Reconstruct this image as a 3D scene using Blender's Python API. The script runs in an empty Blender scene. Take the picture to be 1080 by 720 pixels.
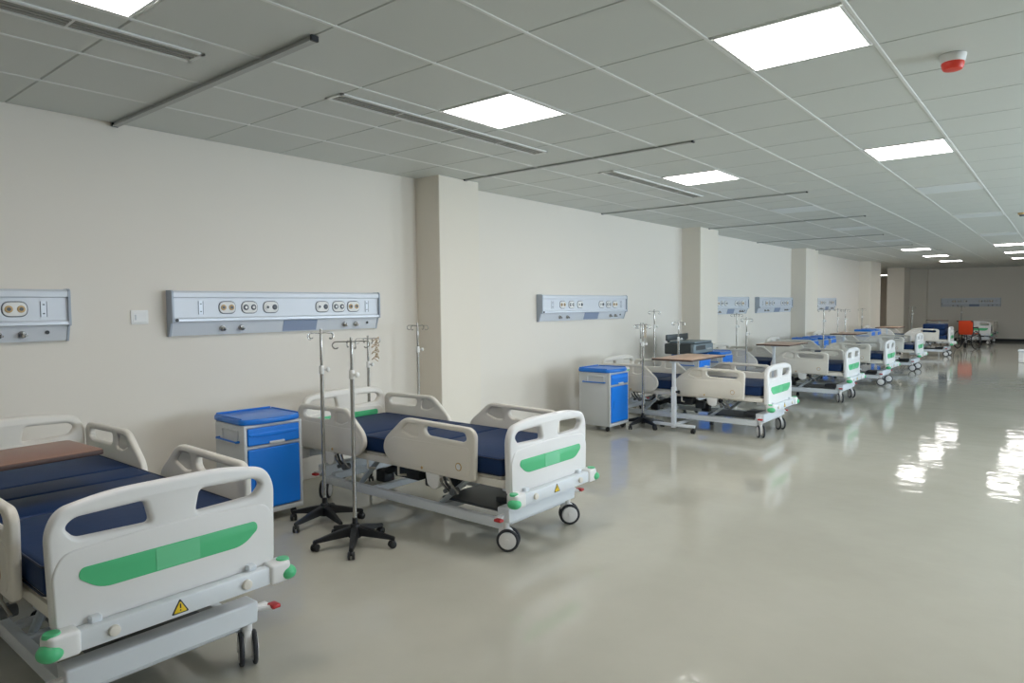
import bpy, bmesh, math, random
from mathutils import Vector, Matrix
random.seed(7)
S = bpy.context.scene
C = S.collection
PI = math.pi

# ------------------------------------------------------------------ camera
W0, H0, FPX = 1080.0, 720.0, 717.57
CAM = Vector((5.4, 0.0, 1.58))
pitch, yaw, roll = 0.0524588, 0.6864382, 0.0093965
cd = bpy.data.cameras.new('camera'); co = bpy.data.objects.new('camera', cd); C.objects.link(co)
fwd = Vector((-math.sin(yaw), math.cos(yaw), 0)); rgt = Vector((math.cos(yaw), math.sin(yaw), 0)); dn = Vector((0, 0, -1))
f2 = fwd*math.cos(pitch) + dn*math.sin(pitch); d2 = dn*math.cos(pitch) - fwd*math.sin(pitch)
r3 = rgt*math.cos(roll) + d2*math.sin(roll); d3 = d2*math.cos(roll) - rgt*math.sin(roll)
up = -d3; bk = -f2
co.matrix_world = Matrix(((r3.x, up.x, bk.x, CAM.x), (r3.y, up.y, bk.y, CAM.y), (r3.z, up.z, bk.z, CAM.z), (0, 0, 0, 1)))
cd.sensor_fit = 'HORIZONTAL'; cd.sensor_width = 36.0; cd.lens = FPX/W0*36.0
cd.clip_start = 0.05; cd.clip_end = 200
S.camera = co

# ------------------------------------------------------------------ colour management, world, lights
S.view_settings.view_transform = 'Standard'
S.view_settings.look = 'None'
S.view_settings.gamma = 1.0
S.view_settings.exposure = 0.70
S.view_settings.use_curve_mapping = False
S.cycles.use_denoising = True
S.cycles.max_bounces = 8
S.cycles.diffuse_bounces = 5
S.cycles.sample_clamp_indirect = 6.0

LAMP_STRENGTH = 9.0
WINDOW_POWER = 210.0
wd = bpy.data.worlds.new('daylight'); S.world = wd; wd.use_nodes = True
wd.node_tree.nodes['Background'].inputs[0].default_value = (0.62, 0.78, 1.0, 1)
wd.node_tree.nodes['Background'].inputs[1].default_value = 1.0
CEIL = 2.93
ROOM_X, ROOM_Y0, ROOM_Y1 = 9.6, -3.6, 33.0
OPEN0, OPEN1, PASS1 = 26.2, 31.4, 42.0
WINS = [(4.4 + 4.4*k, 7.6 + 4.4*k) for k in range(4)]       # windows in the far side wall
for k, (a, b) in enumerate(WINS):
    ld = bpy.data.lights.new('window_daylight', 'AREA'); ld.shape = 'RECTANGLE'
    ld.size = b - a; ld.size_y = 1.5; ld.energy = WINDOW_POWER; ld.color = (0.76, 0.89, 1.0)
    lo = bpy.data.objects.new('window_daylight', ld); C.objects.link(lo)
    lo.location = (ROOM_X + 0.3, (a + b)/2, 1.75)
    lo.rotation_euler = (0, PI/2, 0)                          # shines towards -x

# ------------------------------------------------------------------ materials
def lin(c):
    return tuple((v/255/12.92) if v/255 <= 0.04045 else ((v/255 + 0.055)/1.055)**2.4 for v in c)
def mat(name, rgb, rough=0.5, metal=0.0, noise=0.0, nscale=30.0, bump=0.0, bscale=200.0, spec=0.5, emit=0.0):
    m = bpy.data.materials.new(name); m.use_nodes = True
    nt = m.node_tree; p = nt.nodes['Principled BSDF']
    col = lin(rgb)
    p.inputs['Base Color'].default_value = (*col, 1)
    p.inputs['Roughness'].default_value = rough
    p.inputs['Metallic'].default_value = metal
    p.inputs['Specular IOR Level'].default_value = spec
    if emit:
        p.inputs['Emission Color'].default_value = (*col, 1); p.inputs['Emission Strength'].default_value = emit
    if noise or bump:
        tc = nt.nodes.new('ShaderNodeTexCoord')
        if noise:
            n = nt.nodes.new('ShaderNodeTexNoise'); n.inputs['Scale'].default_value = nscale; n.inputs['Detail'].default_value = 4
            r = nt.nodes.new('ShaderNodeMapRange'); r.inputs['To Min'].default_value = 1 - noise; r.inputs['To Max'].default_value = 1 + noise
            mx = nt.nodes.new('ShaderNodeVectorMath'); mx.operation = 'SCALE'; mx.inputs[0].default_value = col
            nt.links.new(tc.outputs['Object'], n.inputs['Vector']); nt.links.new(n.outputs['Fac'], r.inputs['Value'])
            nt.links.new(r.outputs['Result'], mx.inputs['Scale']); nt.links.new(mx.outputs['Vector'], p.inputs['Base Color'])
        if bump:
            n2 = nt.nodes.new('ShaderNodeTexNoise'); n2.inputs['Scale'].default_value = bscale; n2.inputs['Detail'].default_value = 3
            b = nt.nodes.new('ShaderNodeBump'); b.inputs['Strength'].default_value = bump; b.inputs['Distance'].default_value = 0.004
            nt.links.new(tc.outputs['Object'], n2.inputs['Vector']); nt.links.new(n2.outputs['Fac'], b.inputs['Height'])
            nt.links.new(b.outputs['Normal'], p.inputs['Normal'])
    return m

M_wall = mat('painted plaster', (228, 222, 212), 0.75, noise=0.012, nscale=1.5, bump=0.08, bscale=120)
M_pillar = mat('pillar with warm light tint', (229, 222, 209), 0.75, noise=0.012, nscale=1.5, bump=0.08, bscale=120)  # creamier than the wall: warm light on near faces put into the colour
M_ceil = mat('ceiling tile', (208, 212, 208), 0.5, noise=0.015, nscale=1.2)
M_tbar = mat('ceiling tee bar', (226, 228, 226), 0.4)
M_dark = mat('dark gap', (40, 42, 44), 0.8)
M_track = mat('curtain track metal', (176, 179, 177), 0.4, 0.0)
M_base = mat('black skirting', (34, 38, 40), 0.5)
M_abs = mat('moulded cream plastic', (228, 223, 213), 0.38, noise=0.01, nscale=4)
M_absw = mat('moulded white plastic', (232, 231, 230), 0.34, noise=0.008, nscale=4)
M_white = mat('white painted steel', (222, 227, 232), 0.35)
M_frame = mat('pale steel', (186, 194, 200), 0.4, 0.1)
M_green = mat('green plastic', (84, 194, 134), 0.35)
M_label = mat('pale green card', (112, 204, 152), 0.2)
M_navy = mat('navy vinyl', (12, 44, 86), 0.55, spec=0.3, noise=0.12, nscale=9, bump=0.35, bscale=14)
M_navyd = mat('navy piping', (8, 26, 56), 0.5)
M_blue = mat('blue plastic', (18, 126, 232), 0.36, noise=0.02, nscale=5)
M_bluel = mat('blue lid plastic', (24, 118, 214), 0.3)
M_cab = mat('pale grey cabinet plastic', (200, 203, 205), 0.45)
M_black = mat('black plastic', (20, 22, 25), 0.4)
M_tyre = mat('dark rubber', (48, 50, 55), 0.6)
M_chrome = mat('brushed steel tube', (176, 174, 170), 0.22, 0.95)
M_red = mat('red plastic', (190, 40, 42), 0.4)
M_alarm = mat('alarm red plastic', (226, 62, 44), 0.4)
M_yellow = mat('warning yellow', (238, 202, 30), 0.5)
M_grey = mat('mechanism grey', (96, 100, 104), 0.5, 0.3)
M_greyd = mat('mechanism dark grey', (46, 49, 53), 0.5, 0.2)
M_wood = mat('walnut laminate', (132, 92, 74), 0.35, noise=0.12, nscale=12)
M_woodl = mat('beech laminate', (206, 170, 145), 0.35, noise=0.10, nscale=12)
M_woode = mat('dark table edge', (74, 52, 44), 0.5)
M_panel = mat('silver blue aluminium', (212, 217, 224), 0.36, 0.05)
M_panels = mat('pale aluminium trim', (216, 222, 230), 0.3, 0.1)
M_slat = mat('vent slat', (150, 150, 144), 0.5)
M_endcap = mat('panel end cap', (168, 177, 190), 0.45)
M_plate = mat('grey blue data plate', (140, 154, 180), 0.45)
M_sock = mat('socket white', (232, 232, 230), 0.4)
M_tan = mat('outlet tan', (196, 164, 112), 0.45)
M_sockg = mat('outlet dark grey', (74, 80, 92), 0.5)
M_tube = mat('tan tubing', (196, 172, 140), 0.4)
M_orange = mat('orange fabric', (214, 66, 22), 0.7, noise=0.06, nscale=20)
M_machine = mat('grey machine casing', (120, 134, 142), 0.4)
M_machd = mat('dark machine casing', (62, 68, 70), 0.4)
M_off = mat('unlit diffuser', (222, 228, 230), 0.4)
M_lamp = bpy.data.materials.new('lit diffuser'); M_lamp.use_nodes = True
p = M_lamp.node_tree.nodes['Principled BSDF']; p.inputs['Base Color'].default_value = (0.9, 0.9, 0.9, 1)
p.inputs['Emission Color'].default_value = (1.0, 0.965, 0.94, 1); p.inputs['Emission Strength'].default_value = LAMP_STRENGTH

def floor_material():
    m = bpy.data.materials.new('glossy epoxy floor'); m.use_nodes = True
    nt = m.node_tree; p = nt.nodes['Principled BSDF']; L = nt.links.new
    tc = nt.nodes.new('ShaderNodeTexCoord')
    n = nt.nodes.new('ShaderNodeTexNoise'); n.inputs['Scale'].default_value = 0.55; n.inputs['Detail'].default_value = 5; n.inputs['Roughness'].default_value = 0.6
    cr = nt.nodes.new('ShaderNodeValToRGB')
    cr.color_ramp.elements[0].position = 0.3; cr.color_ramp.elements[0].color = (*lin((174, 171, 158)), 1)
    cr.color_ramp.elements[1].position = 0.72; cr.color_ramp.elements[1].color = (*lin((190, 187, 174)), 1)
    L(tc.outputs['Object'], n.inputs['Vector']); L(n.outputs['Fac'], cr.inputs['Fac']); L(cr.outputs['Color'], p.inputs['Base Color'])
    p.inputs['Roughness'].default_value = 0.065
    p.inputs['IOR'].default_value = 1.36
    n2 = nt.nodes.new('ShaderNodeTexNoise'); n2.inputs['Scale'].default_value = 4.5; n2.inputs['Detail'].default_value = 3.5
    b = nt.nodes.new('ShaderNodeBump'); b.inputs['Strength'].default_value = 0.44; b.inputs['Distance'].default_value = 0.006
    L(tc.outputs['Object'], n2.inputs['Vector']); L(n2.outputs['Fac'], b.inputs['Height']); L(b.outputs['Normal'], p.inputs['Normal'])
    return m
M_floor = floor_material()

# ------------------------------------------------------------------ mesh helpers
def obj(name, bm, m, parent=None, smooth=35, label=None):
    me = bpy.data.meshes.new(name); bm.normal_update(); bm.to_mesh(me); bm.free()
    for mm in (m if isinstance(m, (list, tuple)) else [m]): me.materials.append(mm)
    if smooth:
        for q in me.polygons: q.use_smooth = True
        me.set_sharp_from_angle(angle=math.radians(smooth))
    o = bpy.data.objects.new(name, me); C.objects.link(o)
    if parent: o.parent = parent
    if label: o['label'] = label
    return o
def tag(o, label, cat, group=None):
    o['label'] = label; o['category'] = cat
    if group: o['group'] = group
    return o
def thing(name, label, cat, loc=(0, 0, 0), rz=0, group=None):
    o = bpy.data.objects.new(name, None); C.objects.link(o); o.empty_display_size = 0.1
    o.location = loc; o.rotation_euler = (0, 0, rz)
    return tag(o, label, cat, group)
def struct(name, bm, m, smooth=None):
    o = obj(name, bm, m, None, smooth); o['kind'] = 'structure'; return o
def kids(o): return [c for c in bpy.data.objects if c.parent == o]
def dup(o, loc=None, rz=None, label=None, parent=None, group=None):
    c = o.copy(); C.objects.link(c)
    if parent: c.parent = parent
    if loc is not None: c.location = loc
    if rz is not None: c.rotation_euler = (0, 0, rz)
    if label: c['label'] = label
    if group: c['group'] = group
    for k in kids(o): dup(k, parent=c)
    return c

def NB(): return bmesh.new()
def setmi(faces, mi):
    for f in faces: f.material_index = mi
def add_box(bm, c, s, bev=0.0, seg=2, M=None, mi=0):
    t = bmesh.new()
    bmesh.ops.create_cube(t, size=1.0)
    bmesh.ops.scale(t, vec=s, verts=t.verts)
    if bev > 0:
        bmesh.ops.bevel(t, geom=t.edges[:], offset=min(bev, min(s)*0.49), segments=seg, affect='EDGES', profile=0.5)
    bmesh.ops.translate(t, vec=c, verts=t.verts)
    if M is not None: bmesh.ops.transform(t, matrix=M, verts=t.verts)
    merge(bm, t, mi); return bm
def merge(bm, t, mi=None):
    if mi is not None: setmi(t.faces, mi)
    me = bpy.data.meshes.new('tmp'); t.to_mesh(me); t.free()
    bm.from_mesh(me); bpy.data.meshes.remove(me)
def add_cyl(bm, p0, p1, r0, r1=None, n=16, mi=0, bev=0.0):
    p0, p1 = Vector(p0), Vector(p1); d = p1 - p0
    t = bmesh.new()
    bmesh.ops.create_cone(t, cap_ends=True, segments=n, radius1=r0, radius2=r0 if r1 is None else r1, depth=d.length)
    if bev > 0:
        ed = [e for e in t.edges if abs(e.verts[0].co.z - e.verts[1].co.z) < 1e-6]
        bmesh.ops.bevel(t, geom=ed, offset=bev, segments=2, affect='EDGES', profile=0.5)
    q = d.to_track_quat('Z', 'Y').to_matrix().to_4x4()
    bmesh.ops.transform(t, matrix=Matrix.Translation((p0 + p1)/2) @ q, verts=t.verts)
    merge(bm, t, mi); return bm
def add_ball(bm, c, s, mi=0, n=14):
    t = bmesh.new(); bmesh.ops.create_uvsphere(t, u_segments=n, v_segments=max(6, n//2 + 1), radius=1.0)
    bmesh.ops.scale(t, vec=s, verts=t.verts); bmesh.ops.translate(t, vec=c, verts=t.verts)
    merge(bm, t, mi); return bm
def add_tube(bm, pts, r, n=8, mi=0, closed=False):
    pts = [Vector(q) for q in pts]; N = len(pts)
    t = bmesh.new(); rings = []; prev = None
    for i, q in enumerate(pts):
        a = pts[i-1] if (i > 0 or closed) else q
        b = pts[(i+1) % N] if (i < N-1 or closed) else q
        d = (b - a).normalized()
        if prev is None:
            u = d.orthogonal().normalized()
        else:
            u = (prev - d*prev.dot(d))
            u = u.normalized() if u.length > 1e-6 else d.orthogonal().normalized()
        prev = u; v = d.cross(u)
        rr = r[i] if isinstance(r, (list, tuple)) else r
        rings.append([t.verts.new(q + (u*math.cos(2*PI*k/n) + v*math.sin(2*PI*k/n))*rr) for k in range(n)])
    for i in range(N if closed else N-1):
        A, B = rings[i], rings[(i+1) % N]
        for k in range(n): t.faces.new((A[k], A[(k+1) % n], B[(k+1) % n], B[k]))
    if not closed:
        t.faces.new(rings[0][::-1]); t.faces.new(rings[-1])
    bmesh.ops.recalc_face_normals(t, faces=t.faces[:])
    merge(bm, t, mi); return bm
def arc(c, r, a0, a1, n, plane='xz'):
    out = []
    for i in range(n+1):
        a = a0 + (a1-a0)*i/n; u, v = r*math.cos(a), r*math.sin(a)
        out.append((c[0]+u, c[1], c[2]+v) if plane == 'xz' else ((c[0]+u, c[1]+v, c[2]) if plane == 'xy' else (c[0], c[1]+u, c[2]+v)))
    return out
def rpoly(pts, r, n=6):
    out = []; N = len(pts)
    for i in range(N):
        p = Vector(pts[i]); a = Vector(pts[i-1]); b = Vector(pts[(i+1) % N])
        rr = r[i] if isinstance(r, (list, tuple)) else r
        la, lb = (a-p).length, (b-p).length
        k = min(rr, la*0.48, lb*0.48)
        s = p + (a-p)/la*k; e = p + (b-p)/lb*k
        for j in range(n+1):
            t = j/n; out.append(tuple(s*(1-t)**2 + p*2*t*(1-t) + e*t*t))
    return out
def inset(poly, d):            # d > 0 shrinks a loop
    N = len(poly)
    A = sum(poly[i-1][0]*poly[i][1] - poly[i][0]*poly[i-1][1] for i in range(N))
    s = 1 if A > 0 else -1
    out = []
    for i in range(N):
        a = Vector(poly[i-1]); b = Vector(poly[(i+1) % N]); t = (b - a)
        if t.length < 1e-9: out.append(poly[i]); continue
        t.normalize(); nrm = Vector((-t.y, t.x))*s
        out.append(tuple(Vector(poly[i]) + nrm*d))
    return out
AX = {'xz': Matrix(((1, 0, 0, 0), (0, 0, -1, 0), (0, 1, 0, 0), (0, 0, 0, 1))),      # u->x, v->z, thickness along y
      'yz': Matrix(((0, 0, 1, 0), (1, 0, 0, 0), (0, 1, 0, 0), (0, 0, 0, 1))),       # u->y, v->z, thickness along x
      'xy': Matrix.Identity(4)}
def add_plate(bm, outline, holes, thick, bev, plane, at=(0, 0, 0), mi=0, res=2):
    """a rounded slab with real openings; outline and holes are loops in the slab's own plane"""
    cu = bpy.data.curves.new('tmp', 'CURVE'); cu.dimensions = '2D'; cu.fill_mode = 'BOTH'
    cu.extrude = max(thick/2 - bev, 1e-4); cu.bevel_depth = bev; cu.bevel_resolution = res
    for k, loop in enumerate([outline] + list(holes)):
        lp = inset(loop, bev if k == 0 else -bev) if bev else loop
        sp = cu.splines.new('POLY'); sp.points.add(len(lp) - 1)
        for q, xy in zip(sp.points, lp): q.co = (xy[0], xy[1], 0, 1)
        sp.use_cyclic_u = True
    o = bpy.data.objects.new('tmp', cu); C.objects.link(o)
    dg = bpy.context.evaluated_depsgraph_get()
    me = bpy.data.meshes.new_from_object(o.evaluated_get(dg))
    bpy.data.objects.remove(o); bpy.data.curves.remove(cu)
    t = bmesh.new(); t.from_mesh(me); bpy.data.meshes.remove(me)
    bmesh.ops.remove_doubles(t, verts=t.verts[:], dist=1e-5)
    bmesh.ops.transform(t, matrix=Matrix.Translation(at) @ AX[plane], verts=t.verts)
    bmesh.ops.recalc_face_normals(t, faces=t.faces[:])
    merge(bm, t, mi); return bm
def add_prism(bm, prof, y0, y1, mi=0):      # profile in xz swept along y
    t = bmesh.new()
    a = [t.verts.new((q[0], y0, q[1])) for q in prof]; b = [t.verts.new((q[0], y1, q[1])) for q in prof]
    n = len(prof)
    for i in range(n): t.faces.new((a[i], a[(i+1) % n], b[(i+1) % n], b[i]))
    t.faces.new(a[::-1]); t.faces.new(b)
    bmesh.ops.recalc_face_normals(t, faces=t.faces[:])
    merge(bm, t, mi); return bm

# ------------------------------------------------------------------ the room
bm = NB(); add_box(bm, ((ROOM_X-3.4)/2, (ROOM_Y0+PASS1)/2, -0.05), (ROOM_X+3.8, PASS1-ROOM_Y0+0.4, 0.1)); struct('floor', bm, M_floor)
# wall behind the beds: plain up to the last pillar, then an opening into a side passage
bm = NB()
add_box(bm, (-0.1, (ROOM_Y0+OPEN0)/2, CEIL/2+0.1), (0.2, OPEN0-ROOM_Y0, CEIL+0.2))
add_box(bm, (-0.1, (OPEN1+PASS1)/2, CEIL/2+0.1), (0.2, PASS1-OPEN1, CEIL+0.2))
add_box(bm, (-1.6, OPEN0-0.1, CEIL/2+0.1), (2.9, 0.2, CEIL+0.2)); add_box(bm, (-1.6, PASS1+0.1, CEIL/2+0.1), (3.2, 0.2, CEIL+0.2))
add_box(bm, (-3.1, (OPEN0+PASS1)/2, CEIL/2+0.1), (0.2, PASS1-OPEN0+0.4, CEIL+0.2))
struct('wall_left', bm, M_wall)
bm = NB(); add_box(bm, (ROOM_X/2, ROOM_Y1+0.1, CEIL/2+0.1), (ROOM_X+0.4, 0.2, CEIL+0.2)); struct('wall_far', bm, M_wall)
bm = NB(); add_box(bm, (ROOM_X/2, ROOM_Y0-0.1, CEIL/2+0.1), (ROOM_X+0.4, 0.2, CEIL+0.2)); struct('wall_near', bm, M_wall)
bm = NB()
WZ0, WZ1 = 1.0, 2.5
add_box(bm, (ROOM_X+0.1, (ROOM_Y0+ROOM_Y1)/2, WZ0/2), (0.2, ROOM_Y1-ROOM_Y0, WZ0)); add_box(bm, (ROOM_X+0.1, (ROOM_Y0+ROOM_Y1)/2, (WZ1+CEIL+0.2)/2), (0.2, ROOM_Y1-ROOM_Y0, CEIL+0.2-WZ1))
ed = [ROOM_Y0] + [v for w in WINS for v in w] + [ROOM_Y1]
for k in range(0, len(ed), 2): add_box(bm, (ROOM_X+0.1, (ed[k]+ed[k+1])/2, (WZ0+WZ1)/2), (0.2, ed[k+1]-ed[k], WZ1-WZ0))
struct('wall_right', bm, M_wall)
for k, (a, b) in enumerate(WINS):
    bm = NB()
    for yy in (a+0.03, (a+b)/2, b-0.03): add_box(bm, (ROOM_X+0.1, yy, (WZ0+WZ1)/2), (0.08, 0.06, WZ1-WZ0), 0.005)
    for zz in (WZ0+0.03, WZ1-0.03): add_box(bm, (ROOM_X+0.1, (a+b)/2, zz), (0.08, b-a, 0.06), 0.005)
    struct('window_%d' % (k+1), bm, M_white)
# pillars standing proud of the wall
for k, (a, b, x1) in enumerate([(5.0, 5.61, 0.35), (11.42, 12.2, 0.35), (17.62, 18.66, 0.35), (24.7, OPEN0, 0.35)]):
    bm = NB(); add_box(bm, (x1/2-0.01, (a+b)/2, CEIL/2), (x1+0.02, b-a, CEIL+0.02), 0.006, 1); struct('trim_%d' % (k+1), bm, M_pillar, 30)
bm = NB(); add_box(bm, (0.05, 31.1, CEIL/2), (0.6, 1.2, CEIL+0.02), 0.006, 1); struct('trim_5', bm, M_pillar, 30)
bm = NB(); add_box(bm, (0.40, 32.8, CEIL/2), (0.85, 0.5, CEIL+0.02), 0.006, 1); struct('trim_6', bm, M_pillar, 30)
bm = NB(); add_box(bm, (5.2, ROOM_Y1-0.01, 0.05), (8.7, 0.02, 0.10), 0.004, 1); struct('baseboard_far', bm, M_base)

# ceiling: metal tiles laid in a grid, white tee bars running along the ward
GX, GY = 0.65, 0.66
X0, Y0 = 1.98, 2.06
lines_x = [X0 + GX*k for k in range(-3, 12)]; lines_y = [Y0 + GY*k for k in range(-8, 47)]
def tile(x, y): return (X0 + GX*math.floor((x-X0)/GX + 1e-6), Y0 + GY*math.floor((y-Y0)/GY + 1e-6))
LIT = [(2.3, 1.0), (2.3, 3.6), (2.3, 7.0), (2.3, 20.2), (2.3, 23.5), (2.3, 26.8),
       (4.25, 3.6), (4.25, 7.0), (4.25, 20.2), (4.25, 23.5), (4.25, 26.8),
       (6.2, 0.4), (6.2, 3.6), (6.2, 7.0), (6.2, 10.3)]  # row out of view, added for more light from the aisle side
OFF = [(4.25, 9.65), (4.25, 12.95), (4.25, 16.9), (2.3, 10.3), (2.3, 13.6), (2.3, 16.9)]
VENT = [(1.73, -0.6, 1.83), (1.73, 2.70, 4.90), (1.73, 6.0, 8.2)]
skip = {tile(x, y) for x, y in LIT + OFF}
bm = NB()
add_box(bm, ((ROOM_X-3.4)/2, (ROOM_Y0+ROOM_Y1)/2, CEIL+0.09), (ROOM_X+3.8, ROOM_Y1-ROOM_Y0+0.6, 0.10), mi=1)
add_box(bm, (-1.6, (OPEN0+PASS1)/2, CEIL+0.02), (3.2, PASS1-OPEN0, 0.04), mi=0)
xs = [0.0] + [x for x in lines_x if 0.2 < x < ROOM_X-0.1] + [ROOM_X]
ys = [ROOM_Y0] + [y for y in lines_y if ROOM_Y0+0.1 < y < ROOM_Y1-0.1] + [ROOM_Y1]
def add_tile(b, x0, x1, y0, y1):
    g, h, z = 0.0025, 0.007, CEIL
    o = [(x0+g, y0+g), (x1-g, y0+g), (x1-g, y1-g), (x0+g, y1-g)]; i_ = [(x0+h, y0+h), (x1-h, y0+h), (x1-h, y1-h), (x0+h, y1-h)]
    A = [b.verts.new((*q, z+0.045)) for q in o]; B = [b.verts.new((*q, z+0.006)) for q in o]; D = [b.verts.new((*q, z)) for q in i_]
    for k in range(4):
        b.faces.new((A[k], A[(k+1) % 4], B[(k+1) % 4], B[k])); b.faces.new((B[k], B[(k+1) % 4], D[(k+1) % 4], D[k]))
    b.faces.new(D[::-1])
for i in range(len(xs)-1):
    for j in range(len(ys)-1):
        if tile((xs[i]+xs[i+1])/2, (ys[j]+ys[j+1])/2) in skip: continue
        add_tile(bm, xs[i], xs[i+1], ys[j], ys[j+1])
bmesh.ops.recalc_face_normals(bm, faces=bm.faces[:])
struct('ceiling', bm, [M_ceil, M_dark])
bm = NB()
for x in xs[1:-1]: add_box(bm, (x, (ROOM_Y0+ROOM_Y1)/2, CEIL+0.002), (0.022, ROOM_Y1-ROOM_Y0, 0.012), 0.003, 1)
struct('trim_7', bm, M_tbar)

# ceiling lights
def make_light(lit):
    t = thing('ceiling_light', 'x', 'ceiling light', group='lit ceiling panels' if lit else 'unlit ceiling panels')
    bm = NB(); w, d = GX-0.026, GY-0.03
    for s in (-1, 1):
        add_box(bm, (s*(w/2-0.009), 0, 0.008), (0.018, d, 0.018), 0.002, 1); add_box(bm, (0, s*(d/2-0.009), 0.008), (w, 0.018, 0.018), 0.002, 1)
    add_box(bm, (0, 0, 0.03), (w, d, 0.02))
    obj('frame', bm, M_tbar, t)
    bm = NB(); add_box(bm, (0, 0, 0.006), (w-0.03, d-0.03, 0.012)); obj('diffuser', bm, M_lamp if lit else M_off, t, None)
    return t
LL = {(2.3, 1.0): 'lit square ceiling panel next to the slot vent, over the bed nearest the camera',
      (2.3, 3.6): 'lit square ceiling panel touching the long slot vent in front of the first pillar',
      (2.3, 7.0): 'lit ceiling panel beyond the second curtain track, above the second bedside cabinet',
      (4.25, 3.6): 'large lit square ceiling panel beside the red-domed alarm',
      (4.25, 7.0): 'lit ceiling panel second in the row that starts beside the red-domed alarm',
      (2.3, 20.2): 'small bright distant ceiling panel, first lit after the dark stretch over the beds',
      (2.3, 23.5): 'small bright distant ceiling panel, middle of three lit ones over the far beds',
      (2.3, 26.8): 'small bright distant ceiling panel over the wheelchair, last of three lit ones by the beds',
      (4.25, 20.2): 'small bright distant panel over the aisle, first after three unlit panels',
      (4.25, 23.5): 'small bright distant panel over the aisle, second after three unlit panels',
      (4.25, 26.8): 'small bright distant panel over the aisle, last before the end wall',
      (4.25, 9.65): 'unlit pale ceiling panel directly after the lit pair in the aisle row',
      (4.25, 12.95): 'unlit pale ceiling panel in the middle of the aisle row of three',
      (4.25, 16.9): 'unlit pale ceiling panel just before the distant lit aisle panels',
      (2.3, 10.3): 'unlit ceiling panel over the second pillar, between two curtain tracks',
      (2.3, 13.6): 'unlit ceiling panel between the second and third pillars',
      (2.3, 16.9): 'unlit ceiling panel in front of the third pillar'}
for lit, L in ((True, LIT), (False, OFF)):
    pr = None
    for q in L:
        tx, ty = tile(*q); loc = (tx+GX/2, ty+GY/2, CEIL-0.004)
        lb = LL.get(q, 'unseen lit ceiling panel added beyond the aisle')
        if pr is None: pr = make_light(lit); pr.location = loc; pr['label'] = lb
        else: dup(pr, loc, label=lb)
# light in the side passage
c = dup([o for o in bpy.data.objects if o.name.startswith('ceiling_light')][0], (-1.81, 38.0, CEIL-0.012), label='small lit panel glimpsed through the side opening past the fourth pillar')

dup(c, (-1.5, 28.4, CEIL-0.012), label='unseen lit panel added inside the side opening to brighten the fifth pillar')  # unseen panel, added to brighten the pillar across the opening

# slot vents
VL = ['long white slot vent in the ceiling above the nearest bed', 'long white slot vent running along the lit panel before the first pillar', 'white slot vent in the ceiling beside the panel past the second curtain track']
for (x, a, b), lb in zip(VENT, VL):
    t = thing('air_vent', lb, 'air vent', (x, (a+b)/2, CEIL-0.004), group='slot vents in the ceiling')
    l = b-a; w = 0.17; bm = NB()
    for s in (-1, 1):
        add_box(bm, (s*(w/2-0.012), 0, 0), (0.024, l, 0.012), 0.002, 1); add_box(bm, (0, s*(l/2-0.012), 0), (w, 0.024, 0.012), 0.002, 1)
    for k in range(1, 4): add_box(bm, (0, -l/2 + l*k/4, 0.001), (w-0.03, 0.012, 0.010))
    obj('frame', bm, M_tbar, t)
    bm = NB(); add_box(bm, (0, 0, 0.004), (w-0.04, l-0.04, 0.004)); obj('backing', bm, M_dark, t)
    for k in (-1, 0, 1):
        bm = NB(); add_box(bm, (k*0.036, 0, 0.0), (0.022, l-0.045, 0.006), 0.001, 1); obj('slat', bm, M_slat, t)

# curtain tracks hung under the ceiling
TL = [(2.06, 0.0, 2.46, 'dark curtain track crossing the ceiling above the nearest bed'),
      (5.38, 0.36, 2.95, 'grey curtain track starting above the first pillar'),
      (8.72, 0.0, 2.9, 'grey curtain track above the third bed'),
      (11.75, 0.36, 2.9, 'grey curtain track starting above the second pillar'),
      (15.2, 0.0, 2.5, 'grey curtain track between the second and third pillars'),
      (18.4, 0.36, 2.5, 'grey curtain track starting above the third pillar')]
for y, a, b, lb in TL:
    t = thing('curtain_track', lb, 'curtain track', (0, y, CEIL), group='curtain tracks across the ceiling')
    bm = NB(); h = 0.028 if y < 3 else 0.014; add_box(bm, ((a+b)/2, 0, -h/2), (b-a, 0.02, h), 0.003, 1); add_box(bm, ((a+b)/2, -0.014, -h+0.004), (b-a, 0.012, 0.008)); add_box(bm, ((a+b)/2, 0.014, -h+0.004), (b-a, 0.012, 0.008))
    obj('rail', bm, M_track, t)
    for s in (a+0.01, b): 
        bm = NB(); add_box(bm, (s, 0, -h/2-0.001), (0.016, 0.044, h+0.002), 0.003, 1); obj('end_cap', bm, M_greyd, t)

# alarm dome and a small dark sensor
t = thing('fire_alarm', 'white ceiling alarm with a red dome beside the large lit panel', 'alarm', (4.87, 4.48, CEIL))
bm = NB(); add_cyl(bm, (0, 0, -0.045), (0, 0, 0), 0.058, 0.066, 28, bev=0.006); obj('base', bm, M_sock, t)
bm = NB(); add_cyl(bm, (0, 0, -0.085), (0, 0, -0.04), 0.048, 0.0585, 28, bev=0.012); obj('dome', bm, M_alarm, t, label='red alarm dome')
t = thing('smoke_detector', 'small brown ceiling detector over the aisle far from the red-domed alarm', 'detector', (4.8, 13.1, CEIL))
bm = NB(); add_cyl(bm, (0, 0, -0.03), (0, 0, 0), 0.05, 0.06, 20, bev=0.005); obj('base', bm, M_tan, t)
bm = NB(); add_cyl(bm, (0, 0, -0.055), (0, 0, -0.028), 0.03, 0.04, 20, bev=0.005); obj('sensor_head', bm, M_grey, t)

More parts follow.
